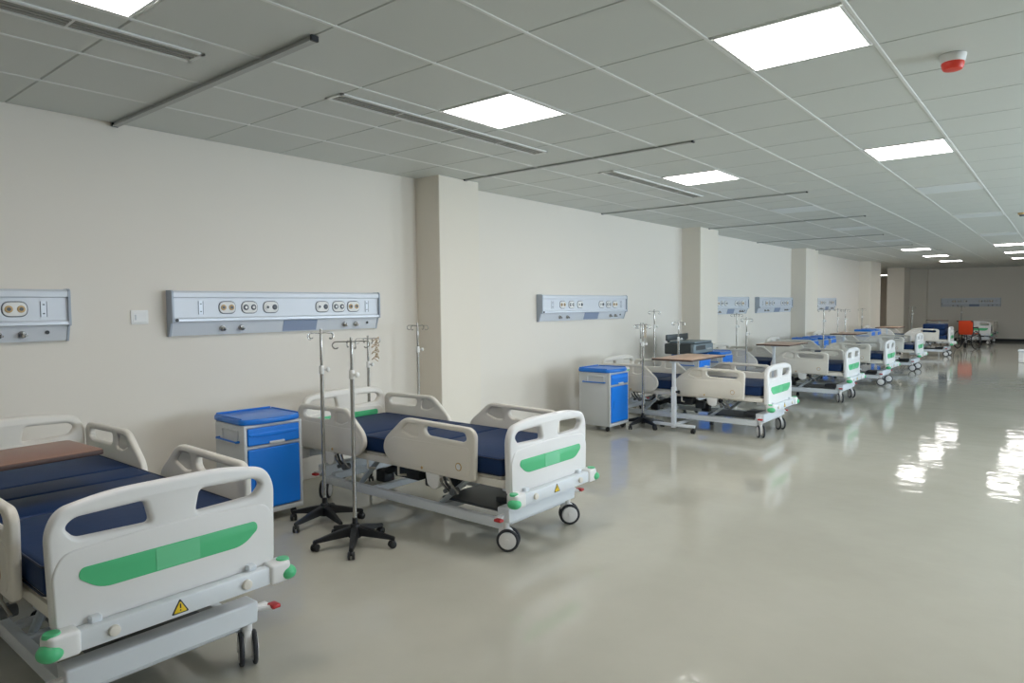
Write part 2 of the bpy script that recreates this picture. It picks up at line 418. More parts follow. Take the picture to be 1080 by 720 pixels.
# ------------------------------------------------------------------ bed-head supply panels on the wall
def bed_panel(y0, y1, label, x=0.0, rz=0, n=1):
    l = y1 - y0
    t = thing('wall_service_panel', label, 'service panel', (0.002, y0, 1.37) if not rz else (x, n, 1.37), rz, 'bed head service panels')
    prof = [(0, 0), (0.03, 0.0), (0.062, 0.105), (0.085, 0.108), (0.085, 0.135), (0.075, 0.142), (0.075, 0.295), (0.092, 0.30), (0.092, 0.335), (0.075, 0.35), (0, 0.35)]
    bm = NB(); add_prism(bm, prof, 0.012, l-0.012); obj('housing', bm, M_panel, t, None)
    bm = NB(); add_prism(bm, [(0.086, 0.108), (0.092, 0.112), (0.092, 0.130), (0.086, 0.134)], 0.012, l-0.012); obj('trim_strip', bm, M_panels, t, None)
    for a in (0, l-0.014):
        bm = NB(); add_prism(bm, [(0, -0.004), (0.034, -0.004), (0.068, 0.10), (0.098, 0.104), (0.098, 0.34), (0.08, 0.354), (0, 0.354)], a, a+0.014); obj('end_cap', bm, M_endcap, t, None)
    # inset plates and sockets
    for u in (0.115, 0.925):
        bm = NB(); add_box(bm, (0.0765, u*l, 0.217), (0.006, 0.045, 0.105), 0.002, 1); add_box(bm, (0.0775, u*l+0.016, 0.217), (0.006, 0.004, 0.105), mi=1); add_box(bm, (0.0775, u*l-0.02, 0.217), (0.006, 0.003, 0.105), mi=1)
        for dz in (-0.03, 0.03): add_box(bm, (0.080, u*l-0.002, 0.217+dz), (0.003, 0.012, 0.008), mi=1)
        obj('switch_plate', bm, [M_panels, M_sockg], t)
    for u, kind in ((0.222, 0), (0.318, 1), (0.415, 2), (0.672, 2), (0.762, 1), (0.845, 0)):
        w = 0.135; yc = u*l; zc = 0.218
        bm = NB()
        loop = rpoly([(-w/2, -0.046), (w/2, -0.046), (w/2, 0.046), (-w/2, 0.046)], 0.045)
        add_plate(bm, loop, [], 0.010, 0.003, 'yz', (0.079, yc, zc))
        add_plate(bm, inset(loop, -0.006), [], 0.006, 0.002, 'yz', (0.076, yc, zc), mi=1)
        so = obj('socket_plate', bm, [M_sock, M_sockg], t)
        for s, mm in ((-1, M_tan if kind == 0 else (M_sock if kind == 2 else M_sockg)), (1, M_tan if kind == 0 else M_sockg)):
            bm = NB(); add_cyl(bm, (0.083, yc+s*0.034, zc), (0.089, yc+s*0.034, zc), 0.024, 0.022, 20, bev=0.002)
            add_cyl(bm, (0.0885, yc+s*0.034, zc), (0.0905, yc+s*0.034, zc), 0.012, 0.012, 14, mi=1)
            obj('outlet', bm, [mm, M_sock if kind == 1 else M_grey], so)
    bm = NB()                                                    # data plate on the sloping lower face
    sl = math.atan2(0.032, 0.105)
    MM = Matrix.Translation((0.0475, 0.565*l, 0.055)) @ Matrix.Rotation(sl, 4, 'Y')
    add_box(bm, (0, 0, 0), (0.006, 0.17*l, 0.10), 0.001, 1, MM); obj('data_plate', bm, M_plate, t)
    for u in (0.205, 0.285, 0.80, 0.865):                        # gas outlets
        bm = NB(); n_ = Vector((math.cos(sl), 0, -math.sin(sl))); c0 = Vector((0.047, u*l, 0.052))
        add_cyl(bm, c0, c0+n_*0.02, 0.024, 0.022, 18, bev=0.002); add_cyl(bm, c0+n_*0.02, c0+n_*0.045, 0.011, 0.011, 12)
        add_box(bm, c0+n_*0.03+Vector((0, 0.018, 0.0)), (0.012, 0.016, 0.012), 0.002, 1)
        obj('gas_outlet', bm, M_chrome, t)
    for u, z in ((0.018, 0.122), (0.935, 0.06)):
        bm = NB(); xx = 0.095 if z > 0.1 else 0.052
        add_cyl(bm, (xx-0.004, u*l, z), (xx+0.003, u*l, z), 0.013, 0.013, 14); obj('plug_cap', bm, M_black, t, label='small black cap')
    return t
bed_panel(-0.35, 1.70, 'silver service panel on the wall above the nearest bed, cut by the frame edge')
bed_panel(2.38, 4.41, 'silver service panel with tan and grey sockets above the first blue cabinet')
bed_panel(7.10, 9.30, 'silver service panel on the wall between the first and second pillars')
bed_panel(12.4, 14.48, 'silver service panel just past the second pillar')
bed_panel(15.1, 17.45, 'silver service panel just before the third pillar')
bed_panel(19.6, 21.5, 'silver service panel between the third and fourth pillars')
bed_panel(0, 2.0, 'dim service panel on the end wall above the last bed', 1.30, -PI/2, ROOM_Y1-0.002)

t = thing('wall_plate', 'small blank white wall plate next to the service panel over the first cabinet', 'wall plate', (0.0, 2.18, 1.52))
bm = NB(); add_box(bm, (0.005, 0, 0), (0.012, 0.125, 0.105), 0.004, 2); add_box(bm, (0.009, 0, 0), (0.008, 0.10, 0.08), 0.003, 1); obj('cover', bm, M_sock, t)
bm = NB(); add_box(bm, (0.0135, -0.03, 0.0), (0.004, 0.012, 0.04), 0.001, 1); obj('rocker', bm, M_cab, t)

# ------------------------------------------------------------------ hospital bed
def caster(parent, x, y, rz):
    bm = NB()
    add_cyl(bm, (0, 0, 0.125), (0, 0, 0.20), 0.022, 0.022, 16)
    add_plate(bm, rpoly([(-0.028, 0.045), (0.045, 0.03), (0.06, 0.09), (0.035, 0.155), (-0.045, 0.155), (-0.05, 0.12)], 0.03), [], 0.034, 0.008, 'xz', (0.0, 0, 0))
    add_cyl(bm, (0.015, -0.034, 0.075), (0.015, 0.034, 0.075), 0.014, 0.014, 12)
    c = obj('caster', bm, M_absw, parent); c.location = (x, y, 0); c.rotation_euler = (0, 0, rz)
    for s in (-1, 1):
        bm = NB()
        add_tube(bm, arc((0.015, s*0.028, 0.075), 0.064, 0, 2*PI*23/24, 23), 0.0105, 10, closed=True)
        ty = obj('tyre', bm, M_tyre, c)
        bm = NB(); add_cyl(bm, (0.015, s*0.018, 0.075), (0.015, s*0.041, 0.075), 0.060, 0.056, 28, bev=0.004); add_cyl(bm, (0.015, s*0.038, 0.075), (0.015, s*0.045, 0.075), 0.014, 0.012, 14)
        obj('wheel_disc', bm, M_absw, c)
    return c

def end_board(root, name, x, z0, out, dz):
    """moulded end board; out = +1 when its decorated face looks towards +x"""
    ol = rpoly([(-0.425, 0.0), (0.425, 0.0), (0.435, 0.36), (0.395, 0.437), (0.22, 0.470), (-0.22, 0.470), (-0.395, 0.437), (-0.435, 0.36)], [0.04, 0.04, 0.05, 0.05, 0.2, 0.2, 0.05, 0.05])
    hs = []
    for s in (-1, 1):
        h = [(s*0.105, 0.405), (s*0.345, 0.398), (s*0.378, 0.368), (s*0.34, 0.322), (s*0.085, 0.315)]
        hs.append(rpoly(h, 0.022))
    bm = NB(); add_plate(bm, ol, hs, 0.052, 0.018, 'yz', (x, 0, z0), res=3)
    mb = M_absw if name == 'footboard' else M_abs; b = obj(name, bm, mb, root)
    # proud lower face
    bm = NB()
    lo = rpoly([(-0.418, 0.006), (0.418, 0.006), (0.424, 0.22), (0.385, 0.285), (0.10, 0.302), (-0.10, 0.302), (-0.385, 0.285), (-0.424, 0.22)], [0.04, 0.04, 0.08, 0.08, 0.1, 0.1, 0.08, 0.08])
    add_plate(bm, lo, [], 0.024, 0.009, 'yz', (x+out*0.020, 0, z0), res=3); obj('face_panel', bm, mb, b)
    bm = NB()
    gl = rpoly([(-0.335, 0.20), (0.335, 0.20), (0.345, 0.165), (0.275, 0.108), (-0.275, 0.108), (-0.345, 0.165)], [0.03, 0.03, 0.03, 0.06, 0.06, 0.03])
    add_plate(bm, gl, [], 0.006, 0.002, 'yz', (x+out*0.0322, 0, z0+(0.018 if name == 'footboard' else 0.055))); obj('inlay', bm, M_green, b, label='green plastic inlay')
    bm = NB(); add_box(bm, (x+out*0.0352, 0.005, z0+(0.172 if name == 'footboard' else 0.209)), (0.003, 0.17, 0.084), 0.001, 1)
    obj('name_card', bm, M_label, b, label='pale green name card')
    return b

def side_rail(root, y, flip, dz, ring):
    """guard rail in the xz plane; flip mirrors it for the head half"""
    s = 1 if y > 0 else -1
    pts = [(0.0, 0.545), (0.022, 0.635), (0.235, 0.805), (0.87, 0.795), (0.915, 0.755), (0.905, 0.455), (0.875, 0.44), (0.10, 0.445)]
    slot = [(0.45, 0.765), (0.82, 0.757), (0.84, 0.715), (0.80, 0.692), (0.47, 0.70), (0.44, 0.73)]
    rec = [(0.262, 0.765), (0.375, 0.765), (0.385, 0.685), (0.31, 0.678), (0.205, 0.712)]
    if flip:
        k = 0.86/0.915; f = lambda L: [(0.86 - q[0]*k, q[1]) for q in L]; x0 = 0.0
    else: f = lambda L: list(L); x0 = 1.06
    T = lambda L: [(q[0]+x0, q[1]+dz) for q in f(L)]
    bm = NB(); add_plate(bm, rpoly(T(pts), [0.05, 0.05, 0.06, 0.05, 0.04, 0.03, 0.03, 0.06]), [rpoly(T(slot), 0.02), rpoly(T(rec), 0.02)], 0.038, 0.014, 'xz', (0, y, 0), res=3)
    r = obj('side_rail', bm, M_abs, root)
    bm = NB(); add_plate(bm, inset(rpoly(T(rec), 0.02), -0.008), [], 0.012, 0.002, 'xz', (0, y, 0)); obj('recess_panel', bm, M_abs, r)
    face = T([(0.075, 0.47), (0.87, 0.47), (0.875, 0.665), (0.30, 0.655), (0.12, 0.66), (0.05, 0.60), (0.045, 0.55)])
    bm = NB(); add_plate(bm, rpoly(face, 0.05), [], 0.010, 0.004, 'xz', (0, y+s*0.0175, 0)); obj('face_panel', bm, M_abs, r)
    # inner clips
    for u in (0.36, 0.50):
        q = f([(u, 0.50)])[0]
        bm = NB(); add_box(bm, (q[0]+x0, y-s*0.024, q[1]+dz), (0.028, 0.02, 0.035), 0.005, 1); add_box(bm, (q[0]+x0, y-s*0.034, q[1]+dz+0.012), (0.018, 0.014, 0.018), 0.004, 1); obj('clip', bm, M_cab, r)
    if ring:
        q = f([(0.77, 0.53)])[0]
        bm = NB(); add_tube(bm, arc((q[0]+x0, y+s*0.024, q[1]+dz), 0.024, 0, 2*PI*19/20, 19), 0.004, 6, closed=True); obj('angle_gauge', bm, M_tan, r)
        bm = NB(); add_cyl(bm, (q[0]+x0, y+s*0.02, q[1]+dz), (q[0]+x0, y+s*0.0255, q[1]+dz), 0.021, 0.021, 20); obj('gauge_face', bm, M_absw, r)
    q = f([(0.42, 0.475)])[0]
    bm = NB(); add_ball(bm, (q[0]+x0, y+s*0.024, q[1]+dz), (0.011, 0.006, 0.011)); obj('rivet', bm, M_tan, r)
    # folding bracket under the rail
    cx = f([(0.50, 0)])[0][0] + x0
    bm = NB(); add_plate(bm, rpoly([(cx-0.06, 0.45+dz), (cx+0.08, 0.45+dz), (cx+0.07, 0.36+dz), (cx+0.02, 0.335+dz), (cx-0.04, 0.36+dz)], 0.02), [], 0.05, 0.008, 'xz', (0, y-s*0.012, 0))
    br = obj('rail_bracket', bm, M_absw, r)
    for k in (0, 1, 2):
        bm = NB(); a = cx + 0.06 + k*0.045
        add_tube(bm, [(a, y-s*0.005, 0.435+dz), (a+0.03, y-s*0.0, 0.39+dz), (a+0.075, y-s*0.02, 0.335+dz)], 0.009, 8); obj('link_arm', bm, M_chrome if k != 1 else M_greyd, br)
    bm = NB(); add_cyl(bm, (cx+0.19, y-s*0.05, 0.345+dz), (cx+0.19, y+s*0.01, 0.345+dz), 0.025, 0.025, 16, bev=0.004); obj('pivot', bm, M_grey, br)
    bm = NB(); add_cyl(bm, (cx+0.12, y-s*0.04, 0.34+dz), (cx+0.12, y+s*0.005, 0.34+dz), 0.015, 0.015, 14); obj('pivot', bm, M_grey, br)
    return r

def make_bed(dz=0.0, label='', raised_back=False, loc=(0, 0, 0), rz=0):
    root = thing('hospital_bed', label, 'hospital bed', loc, rz, 'hospital beds along the wall')
    # wheeled base
    bm = NB()
    for s in (-1, 1): add_box(bm, (1.14, s*0.335, 0.165), (1.92, 0.045, 0.065), 0.006, 2)
    add_box(bm, (0.75, 0, 0.165), (0.05, 0.64, 0.05), 0.005, 1); add_box(bm, (1.5, 0, 0.165), (0.05, 0.64, 0.05), 0.005, 1)
    obj('base_frame', bm, M_white, root)
    for x in (0.17, 2.12):
        bm = NB(); add_plate(bm, rpoly([(-0.37, 0.19), (0.37, 0.19), (0.375, 0.285), (-0.375, 0.285)], 0.012), [], 0.10, 0.008, 'yz', (x, 0, 0)); add_box(bm, (x-math.copysign(0.035, x-1), 0, 0.19), (0.10, 0.62, 0.06), 0.01, 1)
        cb = obj('cross_beam', bm, M_white, root)
        for s in (-1, 1):
            bm = NB(); add_box(bm, (x, s*0.405, 0.235), (0.03, 0.08, 0.022), 0.006, 1); add_tube(bm, [(x, s*0.36, 0.24), (x+0.02, s*0.42, 0.23), (x+0.04, s*0.455, 0.222)], 0.012, 8)
            pd = obj('brake_pedal', bm, M_absw, cb)
            bm = NB(); add_box(bm, (x+0.035, s*0.458, 0.232), (0.055, 0.04, 0.018), 0.006, 2); obj('pedal_pad', bm, M_red, pd, label='red pedal pad')
    for x in (0.17, 2.12):
        for s in (-1, 1): caster(root, x, s*0.345, (0.7 if x > 1 else 2.4) + s*0.15)
    bm = NB(); add_box(bm, (1.72, 0, 0.20), (0.62, 0.44, 0.02), 0.006, 1); add_box(bm, (1.95, 0.05, 0.225), (0.26, 0.3, 0.05), 0.012, 2); obj('base_cover', bm, M_grey, root)
    # lift arms and actuators
    for s in (-1, 1):
        for x0, x1 in ((0.55, 0.82), (1.45, 1.78)):
            bm = NB(); add_tube(bm, [(x0, s*0.28, 0.17), (x1, s*0.28, 0.43+dz)], 0.019, 10); obj('lift_arm', bm, M_frame, root)
    for x0 in (0.82, 1.78):
        bm = NB(); add_cyl(bm, (x0, -0.33, 0.43+dz), (x0, 0.33, 0.43+dz), 0.016, 0.016, 12); obj('pivot_tube', bm, M_frame, root)
    for (x0, z0, x1, z1, y) in ((0.62, 0.24, 1.05, 0.40+dz, -0.10), (1.25, 0.25, 1.62, 0.41+dz, 0.10), (1.30, 0.33+dz, 0.95, 0.42+dz, -0.2)):
        bm = NB(); d = Vector((x1-x0, 0, z1-z0)).normalized()
        add_cyl(bm, (x0, y, z0), (x1, y, z1), 0.017, 0.017, 12); p1 = Vector((x0, y, z0)) + d*0.24
        add_cyl(bm, (x0, y, z0), p1, 0.03, 0.03, 14, bev=0.004); add_box(bm, (x0+0.01, y, z0-0.02), (0.11, 0.09, 0.10), 0.015, 2); obj('actuator', bm, M_greyd, root)
    bm = NB(); add_box(bm, (1.12, -0.24, 0.35+dz), (0.26, 0.12, 0.09), 0.015, 2); obj('control_box', bm, M_greyd, root)
    # lying frame
    bm = NB()
    for s in (-1, 1): add_box(bm, (1.10, s*0.40, 0.45+dz), (2.14, 0.035, 0.05), 0.006, 2)
    for x in (0.06, 0.6, 1.15, 1.7, 2.16): add_box(bm, (x, 0, 0.45+dz), (0.035, 0.80, 0.04), 0.005, 1)
    for x in (0.8, 1.15, 1.6):
        for s in (-1, 1): add_tube(bm, [(x, s*0.40, 0.44+dz), (x, s*0.40, 0.36+dz), (x, s*0.33, 0.345+dz)], 0.009, 6)
    obj('bed_frame', bm, M_abs, root)
    for a, b in ((0.06, 0.78), (0.80, 1.0), (1.02, 1.42), (1.44, 2.14)):
        bm = NB(); add_box(bm, ((a+b)/2, 0, 0.487+dz), (b-a, 0.82, 0.018), 0.005, 1)
        obj('deck_panel', bm, M_abs, root)
    # bumper bars at each end
    for x, out in ((-0.045, -1), (2.265, 1)):
        bm = NB(); add_box(bm, (x, 0, 0.365+dz), (0.055, 0.80, 0.075), 0.008, 2)
        for s in (-1, 1): add_box(bm, (x-out*0.10, s*0.30, 0.40+dz), (0.2, 0.04, 0.05), 0.006, 1)
        bb = obj('bumper_bar', bm, M_white, root)
        for s in (-1, 1):
            bm = NB(); add_plate(bm, rpoly([(x-0.05, s*0.36), (x+0.04, s*0.36), (x+0.04, s*0.455), (x-0.01, s*0.475), (x-0.05, s*0.455)], 0.02), [], 0.088, 0.014, 'xy', (0, 0, 0.368+dz), res=3)
            cp = obj('corner_cap', bm, M_absw, bb)
            bm = NB(); add_ball(bm, (x+out*0.012, s*0.45, 0.355+dz), (0.046, 0.042, 0.032), n=20); add_cyl(bm, (x, s*0.44, 0.405+dz), (x, s*0.44, 0.4175+dz), 0.03, 0.026, 18)
            obj('bumper_wheel', bm, M_green, bb, label='green bumper wheel')
            bm = NB(); add_cyl(bm, (x+out*0.024, s*0.255, 0.365+dz), (x+out*0.042, s*0.255, 0.365+dz), 0.021, 0.019, 18, bev=0.003); obj('latch_knob', bm, M_abs, bb)
        if out > 0:
            bm = NB(); add_plate(bm, rpoly([(-0.034, -0.024), (0.034, -0.024), (0.0, 0.034)], 0.008), [], 0.003, 0.001, 'yz', (x+0.028, -0.02, 0.366+dz)); add_plate(bm, rpoly([(-0.026, -0.0195), (0.026, -0.0195), (0, 0.025)], 0.006), [], 0.003, 0.001, 'yz', (x+0.0295, -0.02, 0.366+dz), mi=1)
            add_box(bm, (x+0.0312, -0.02, 0.372+dz), (0.001, 0.005, 0.018), mi=0); add_box(bm, (x+0.0312, -0.02, 0.3555+dz), (0.001, 0.005, 0.005), mi=0)
            obj('warning_triangle', bm, [M_greyd, M_yellow], bb, label='yellow warning triangle')
    end_board(root, 'footboard', 2.205, 0.385+dz, 1, dz)
    end_board(root, 'headboard', -0.005, 0.40+dz, 1, dz)
    for s in (-1, 1):
        side_rail(root, s*0.455, True, dz, False); side_rail(root, s*0.455, False, dz, True)
    # mattress in four sections
    secs = [(0.05, 0.76), (0.765, 1.03), (1.035, 1.42), (1.425, 2.15)]
    bm = NB()
    for k, (a, b) in enumerate(secs):
        MM = None
        if raised_back and k == 0:
            MM = Matrix.Translation((b, 0, 0.5+dz)) @ Matrix.Rotation(math.radians(38), 4, 'Y') @ Matrix.Translation((-b, 0, -0.5-dz))
        add_box(bm, ((a+b)/2, 0, 0.557+dz), (b-a, 0.845, 0.118), 0.022, 3, MM)
    mt = obj('mattress', bm, M_navy, root)
    if not raised_back:
        bm = NB()
        for z in (0.505, 0.608):
            lp = rpoly([(0.05, -0.4235), (2.15, -0.4235), (2.15, 0.4235), (0.05, 0.4235)], 0.03)
            add_tube(bm, [(q[0], q[1], z+dz) for q in lp], 0.004, 6, closed=True)
        obj('piping', bm, M_navyd, mt)
    return root

BX = 0.50
bed1 = make_bed(0.065, 'hospital bed closest to the camera, wooden table across it, footboard facing forward', loc=(BX-0.02, 1.19, 0))
bed2 = make_bed(0.0, 'hospital bed with two drip stands and a blue cabinet beside its near rail', loc=(BX, 3.66, 0))
beds = [bed1, bed2]
for y, dx, lb in ((8.34, 0, 'hospital bed behind the second blue cabinet, brown table post at its near rail'),
                  (11.93, 0, 'fourth hospital bed along the wall, just beyond the bed with the brown table'),
                  (14.72, 0.03, 'fifth hospital bed along the wall, before the third pillar'),
                  (18.14, 0.02, 'sixth hospital bed along the wall, level with the third pillar')):
    beds.append(dup(bed2, (BX+dx, y, 0), label=lb))
bed7 = dup(bed2, (BX+0.04, 23.4, 0), label='seventh hospital bed with a folded navy mattress on it, beside the orange wheelchair')
bed8 = dup(bed2, (2.78, 32.4, 0), -PI/2, 'hospital bed standing against the end wall behind the orange wheelchair')
for b, a in ((bed1, -0.55), (bed2, 0.62), (beds[2], -0.9), (beds[3], -1.0), (beds[4], 0.2), (beds[5], 0.15), (bed7, 0.1)):
    for c in kids(b):
        if c.name.startswith('caster') and c.location.x > 1: c.rotation_euler.z = a + 0.12*(1 if c.location.y > 0 else -1)

t = thing('folded_mattress', 'folded navy mattress lying on the seventh bed', 'mattress', (2.36, 23.4, 0.618))
for z, nm in ((0.08, 'lower_fold'), (0.24, 'upper_fold')):
    bm = NB(); add_box(bm, (0, 0, z), (0.56, 0.70, 0.155), 0.03, 3); obj(nm, bm, M_navy, t)
bm = NB(); add_tube(bm, arc((0, -0.30, 0.16), 0.075, PI/2, PI*1.5, 12, 'yz'), 0.02, 8); obj('fold_edge', bm, M_navyd, t)

# ------------------------------------------------------------------ bedside cabinets
def make_cabinet(label, loc, rz=0):
    t = thing('bedside_cabinet', label, 'bedside cabinet', loc, rz, 'blue bedside cabinets')
    w, d = 0.46, 0.46            # w along y, d along x; front faces +x; origin at the floor centre
    bm = NB(); add_box(bm, (-0.012, 0, 0.40), (d-0.03, w, 0.67), 0.012, 2)
    for s in (-1, 1):
        add_box(bm, (d/2-0.012, s*(w/2-0.012), 0.40), (0.03, 0.026, 0.67), 0.008, 2)
    add_box(bm, (d/2-0.012, 0, 0.085), (0.034, w, 0.04), 0.008, 2); add_box(bm, (d/2-0.014, 0, 0.572), (0.026, w-0.03, 0.022), 0.005, 1); add_box(bm, (d/2-0.014, 0, 0.725), (0.026, w-0.02, 0.022), 0.005, 1)
    obj('body', bm, M_cab, t)
    lo = rpoly([(-d/2-0.005, -w/2-0.008), (d/2-0.02, -w/2-0.008), (d/2+0.022, -w/4), (d/2+0.022, w/4), (d/2-0.02, w/2+0.008), (-d/2-0.005, w/2+0.008)], [0.03, 0.05, 0.12, 0.12, 0.05, 0.03])
    bm = NB(); add_plate(bm, lo, [], 0.042, 0.012, 'xy', (0, 0, 0.757), res=3)
    for s in (-1, 1): add_box(bm, (-0.01, s*(w/2-0.006), 0.781), (d-0.06, 0.014, 0.012), 0.005, 1)
    add_box(bm, (-d/2+0.01, 0, 0.783), (0.018, w-0.02, 0.016), 0.005, 1)
    obj('lid', bm, M_bluel, t)
    bm = NB()
    add_plate(bm, rpoly([(-w/2+0.028, 0.587), (w/2-0.028, 0.587), (w/2-0.028, 0.712), (-w/2+0.028, 0.712)], 0.012), [], 0.02, 0.006, 'yz', (d/2, 0, 0)); dr = obj('drawer', bm, M_blue, t)
    bm = NB(); add_plate(bm, [(-w/2+0.04, 0.675)] + [(-w/2+0.04 + (w-0.08)*k/12, 0.655 - 0.012*math.sin(PI*k/12)) for k in range(13)] + [(w/2-0.04, 0.675)], [], 0.016, 0.005, 'yz', (d/2+0.008, 0, 0)); obj('drawer_lip', bm, M_blue, dr)
    bm = NB(); add_box(bm, (d/2+0.012, 0.02, 0.593), (0.016, 0.12, 0.022), 0.007, 2); obj('handle', bm, M_cab, dr)
    bm = NB(); add_plate(bm, rpoly([(-w/2+0.028, 0.112), (w/2-0.028, 0.112), (w/2-0.028, 0.558), (-w/2+0.028, 0.558)], 0.014), [], 0.022, 0.007, 'yz', (d/2, 0, 0)); do = obj('door', bm, M_blue, t)
    bm = NB(); add_box(bm, (d/2+0.0125, -0.15, 0.34), (0.012, 0.022, 0.10), 0.005, 2); obj('handle', bm, M_bluel, do)
    for s in (-1, 1):
        bm = NB(); y = s*(w/2+0.004)
        lp = rpoly([(-0.10, 0.60), (0.15, 0.60), (0.15, 0.70), (-0.10, 0.70)], 0.02)
        add_plate(bm, lp, [inset(lp, 0.012)], 0.012, 0.003, 'xz', (0, y, 0)); sf = obj('side_frame', bm, M_cab, t)
        bm = NB(); add_tube(bm, [(-0.15, y+s*0.02, 0.615), (0.16, y+s*0.02, 0.615)], 0.007, 8)
        for x in (-0.15, 0.16): add_tube(bm, [(x, y-s*0.004, 0.615), (x, y+s*0.024, 0.615)], 0.009, 8)
        obj('towel_rail', bm, M_bluel, sf)
    for sx in (-1, 1):
        for sy in (-1, 1):
            bm = NB(); x, y = sx*(d/2-0.05), sy*(w/2-0.05)
            add_cyl(bm, (x, y, 0.03), (x, y, 0.075), 0.012, 0.012, 10); add_cyl(bm, (x-0.012, y-0.014, 0.026), (x-0.012, y+0.014, 0.026), 0.026, 0.026, 16, bev=0.004); add_box(bm, (x-0.004, y, 0.052), (0.036, 0.018, 0.02), 0.005, 1)
            obj('caster', bm, M_black, t)
    return t
cab = make_cabinet('blue bedside cabinet closest to the camera, between the first two beds', (0.64, 2.75, 0), -0.05)
for x, y, rz, lb in ((0.80, 7.46, 0, 'second blue bedside cabinet, standing alone past the first pillar'),
                     (0.70, 10.28, 0, 'blue bedside cabinet carrying the grey machine'),
                     (0.74, 11.12, 0, 'blue bedside cabinet right behind the grey machine, by the fourth bed'),
                     (0.74, 16.25, 0, 'distant bedside cabinet beyond the fifth bed, first of three'),
                     (0.80, 16.85, 0, 'distant bedside cabinet beyond the fifth bed, middle of three'),
                     (0.84, 17.38, 0, 'distant bedside cabinet touching the sixth bed, last of three'),
                     (0.76, 22.0, 0, 'far blue bedside cabinet in front of the fourth pillar, first of two'),
                     (0.80, 22.6, 0, 'far blue bedside cabinet in front of the fourth pillar, second of two')):
    dup(cab, (x, y, 0), rz, lb)

# ------------------------------------------------------------------ drip stands
def make_stand(label, loc, rz=0, top=1.40, knob=1.13, base=True):
    t = thing('drip_stand', label, 'drip stand', loc, rz, 'drip stands')
    bm = NB(); add_cyl(bm, (0, 0, 0.06), (0, 0, 0.15), 0.045, 0.03, 18, bev=0.006); add_cyl(bm, (0, 0, 0.15), (0, 0, 0.19), 0.019, 0.017, 14)
    obj('hub', bm, M_black, t)
    for k in range(5):
        a = 2*PI*k/5 + 0.3; c, s = math.cos(a), math.sin(a)
        bm = NB()
        Mr = Matrix.Rotation(a, 4, 'Z')
        t2 = bmesh.new()
        ring = []
        for (r, w, z0, z1) in ((0.03, 0.030, 0.075, 0.135), (0.13, 0.025, 0.068, 0.112), (0.23, 0.019, 0.058, 0.084), (0.275, 0.014, 0.054, 0.074)):
            ring.append([t2.verts.new((r, -w, z0)), t2.verts.new((r, w, z0)), t2.verts.new((r, w*0.7, z1)), t2.verts.new((r, -w*0.7, z1))])
        for i in range(3):
            for j in range(4): t2.faces.new((ring[i][j], ring[i][(j+1) % 4], ring[i+1][(j+1) % 4], ring[i+1][j]))
        t2.faces.new(ring[0][::-1]); t2.faces.new(ring[-1])
        bmesh.ops.recalc_face_normals(t2, faces=t2.faces[:])
        bmesh.ops.bevel(t2, geom=t2.edges[:], offset=0.004, segments=2, affect='EDGES')
        bmesh.ops.transform(t2, matrix=Mr, verts=t2.verts); merge(bm, t2)
        lg = obj('leg', bm, M_black, t)
        bm = NB(); ca = a + 0.9*math.sin(k*2.1+1)
        dx, dy = math.cos(ca), math.sin(ca); px, py = c*0.265, s*0.265
        add_cyl(bm, (px, py, 0.045), (px, py, 0.065), 0.010, 0.010, 10)
        for sd in (-1, 1): add_cyl(bm, (px - dy*0.006*sd - dx*0.008, py + dx*0.006*sd - dy*0.008, 0.026), (px - dy*0.022*sd - dx*0.008, py + dx*0.022*sd - dy*0.008, 0.026), 0.026, 0.024, 16, bev=0.003)
        add_ball(bm, (px-dx*0.006, py-dy*0.006, 0.040), (0.020, 0.018, 0.016), n=10)
        obj('caster', bm, M_black, lg)
    bm = NB(); add_cyl(bm, (0, 0, 0.15), (0, 0, knob+0.01), 0.0135, 0.0135, 14); obj('lower_pole', bm, M_chrome, t)
    bm = NB(); add_cyl(bm, (0, 0, knob-0.03), (0, 0, knob+0.03), 0.019, 0.017, 16, bev=0.004); add_cyl(bm, (0, 0, knob), (0.045, 0, knob), 0.007, 0.007, 10); add_ball(bm, (0.045, 0, knob), (0.015, 0.018, 0.018)); obj('height_knob', bm, M_sock, t, label='white clamp knob')
    bm = NB(); add_cyl(bm, (0, 0, knob), (0, 0, top), 0.0095, 0.0095, 12, bev=0.002); obj('upper_pole', bm, M_chrome, t)
    for k in range(4):
        a = PI/2*k + 0.95; c, s = math.cos(a), math.sin(a); l = 0.10
        pts = [(0, 0, top-0.03), (c*l*0.5, s*l*0.5, top-0.028), (c*l, s*l, top-0.028)]
        for j in range(1, 9):
            b = j/8*PI*1.25; rr = 0.022
            pts.append((c*(l+rr*math.sin(b)), s*(l+rr*math.sin(b)), top-0.028-rr+rr*math.cos(b)))
        bm = NB(); add_tube(bm, pts, 0.004, 6); obj('hook', bm, M_chrome, t)
    return t
st1 = make_stand('chrome drip stand on a black five-star base, standing furthest into the aisle', (1.77, 2.77, 0), 0.2, 1.385, 1.14)
def stand(x, y, top, lb, rz=0.0, knob=None):
    s = make_stand(lb, (x, y, 0), rz, top, knob if knob else top-0.27)
    return s
stand(1.21, 2.93, 1.425, 'chrome drip stand between the first blue cabinet and the second bed', 0.75, 1.13)
stand(0.33, 4.06, 1.315, 'chrome drip stand draped with tan tubing behind the second headboard', 0.3)
stand(0.33, 4.69, 1.42, 'chrome drip stand standing against the first pillar', 0.9)
stand(1.18, 7.80, 1.345, 'chrome drip stand next to the second blue cabinet, in front of the third bed', 0.5)
stand(0.34, 9.28, 1.30, 'tubing-hung drip stand by the wall behind the third bed, under the service panel', 0.1)
stand(0.33, 9.74, 1.50, 'tall drip stand by the wall behind the grey machine', 0.4)
stand(1.00, 9.20, 1.345, 'bright drip stand rising behind the brown overbed table', 0.2)
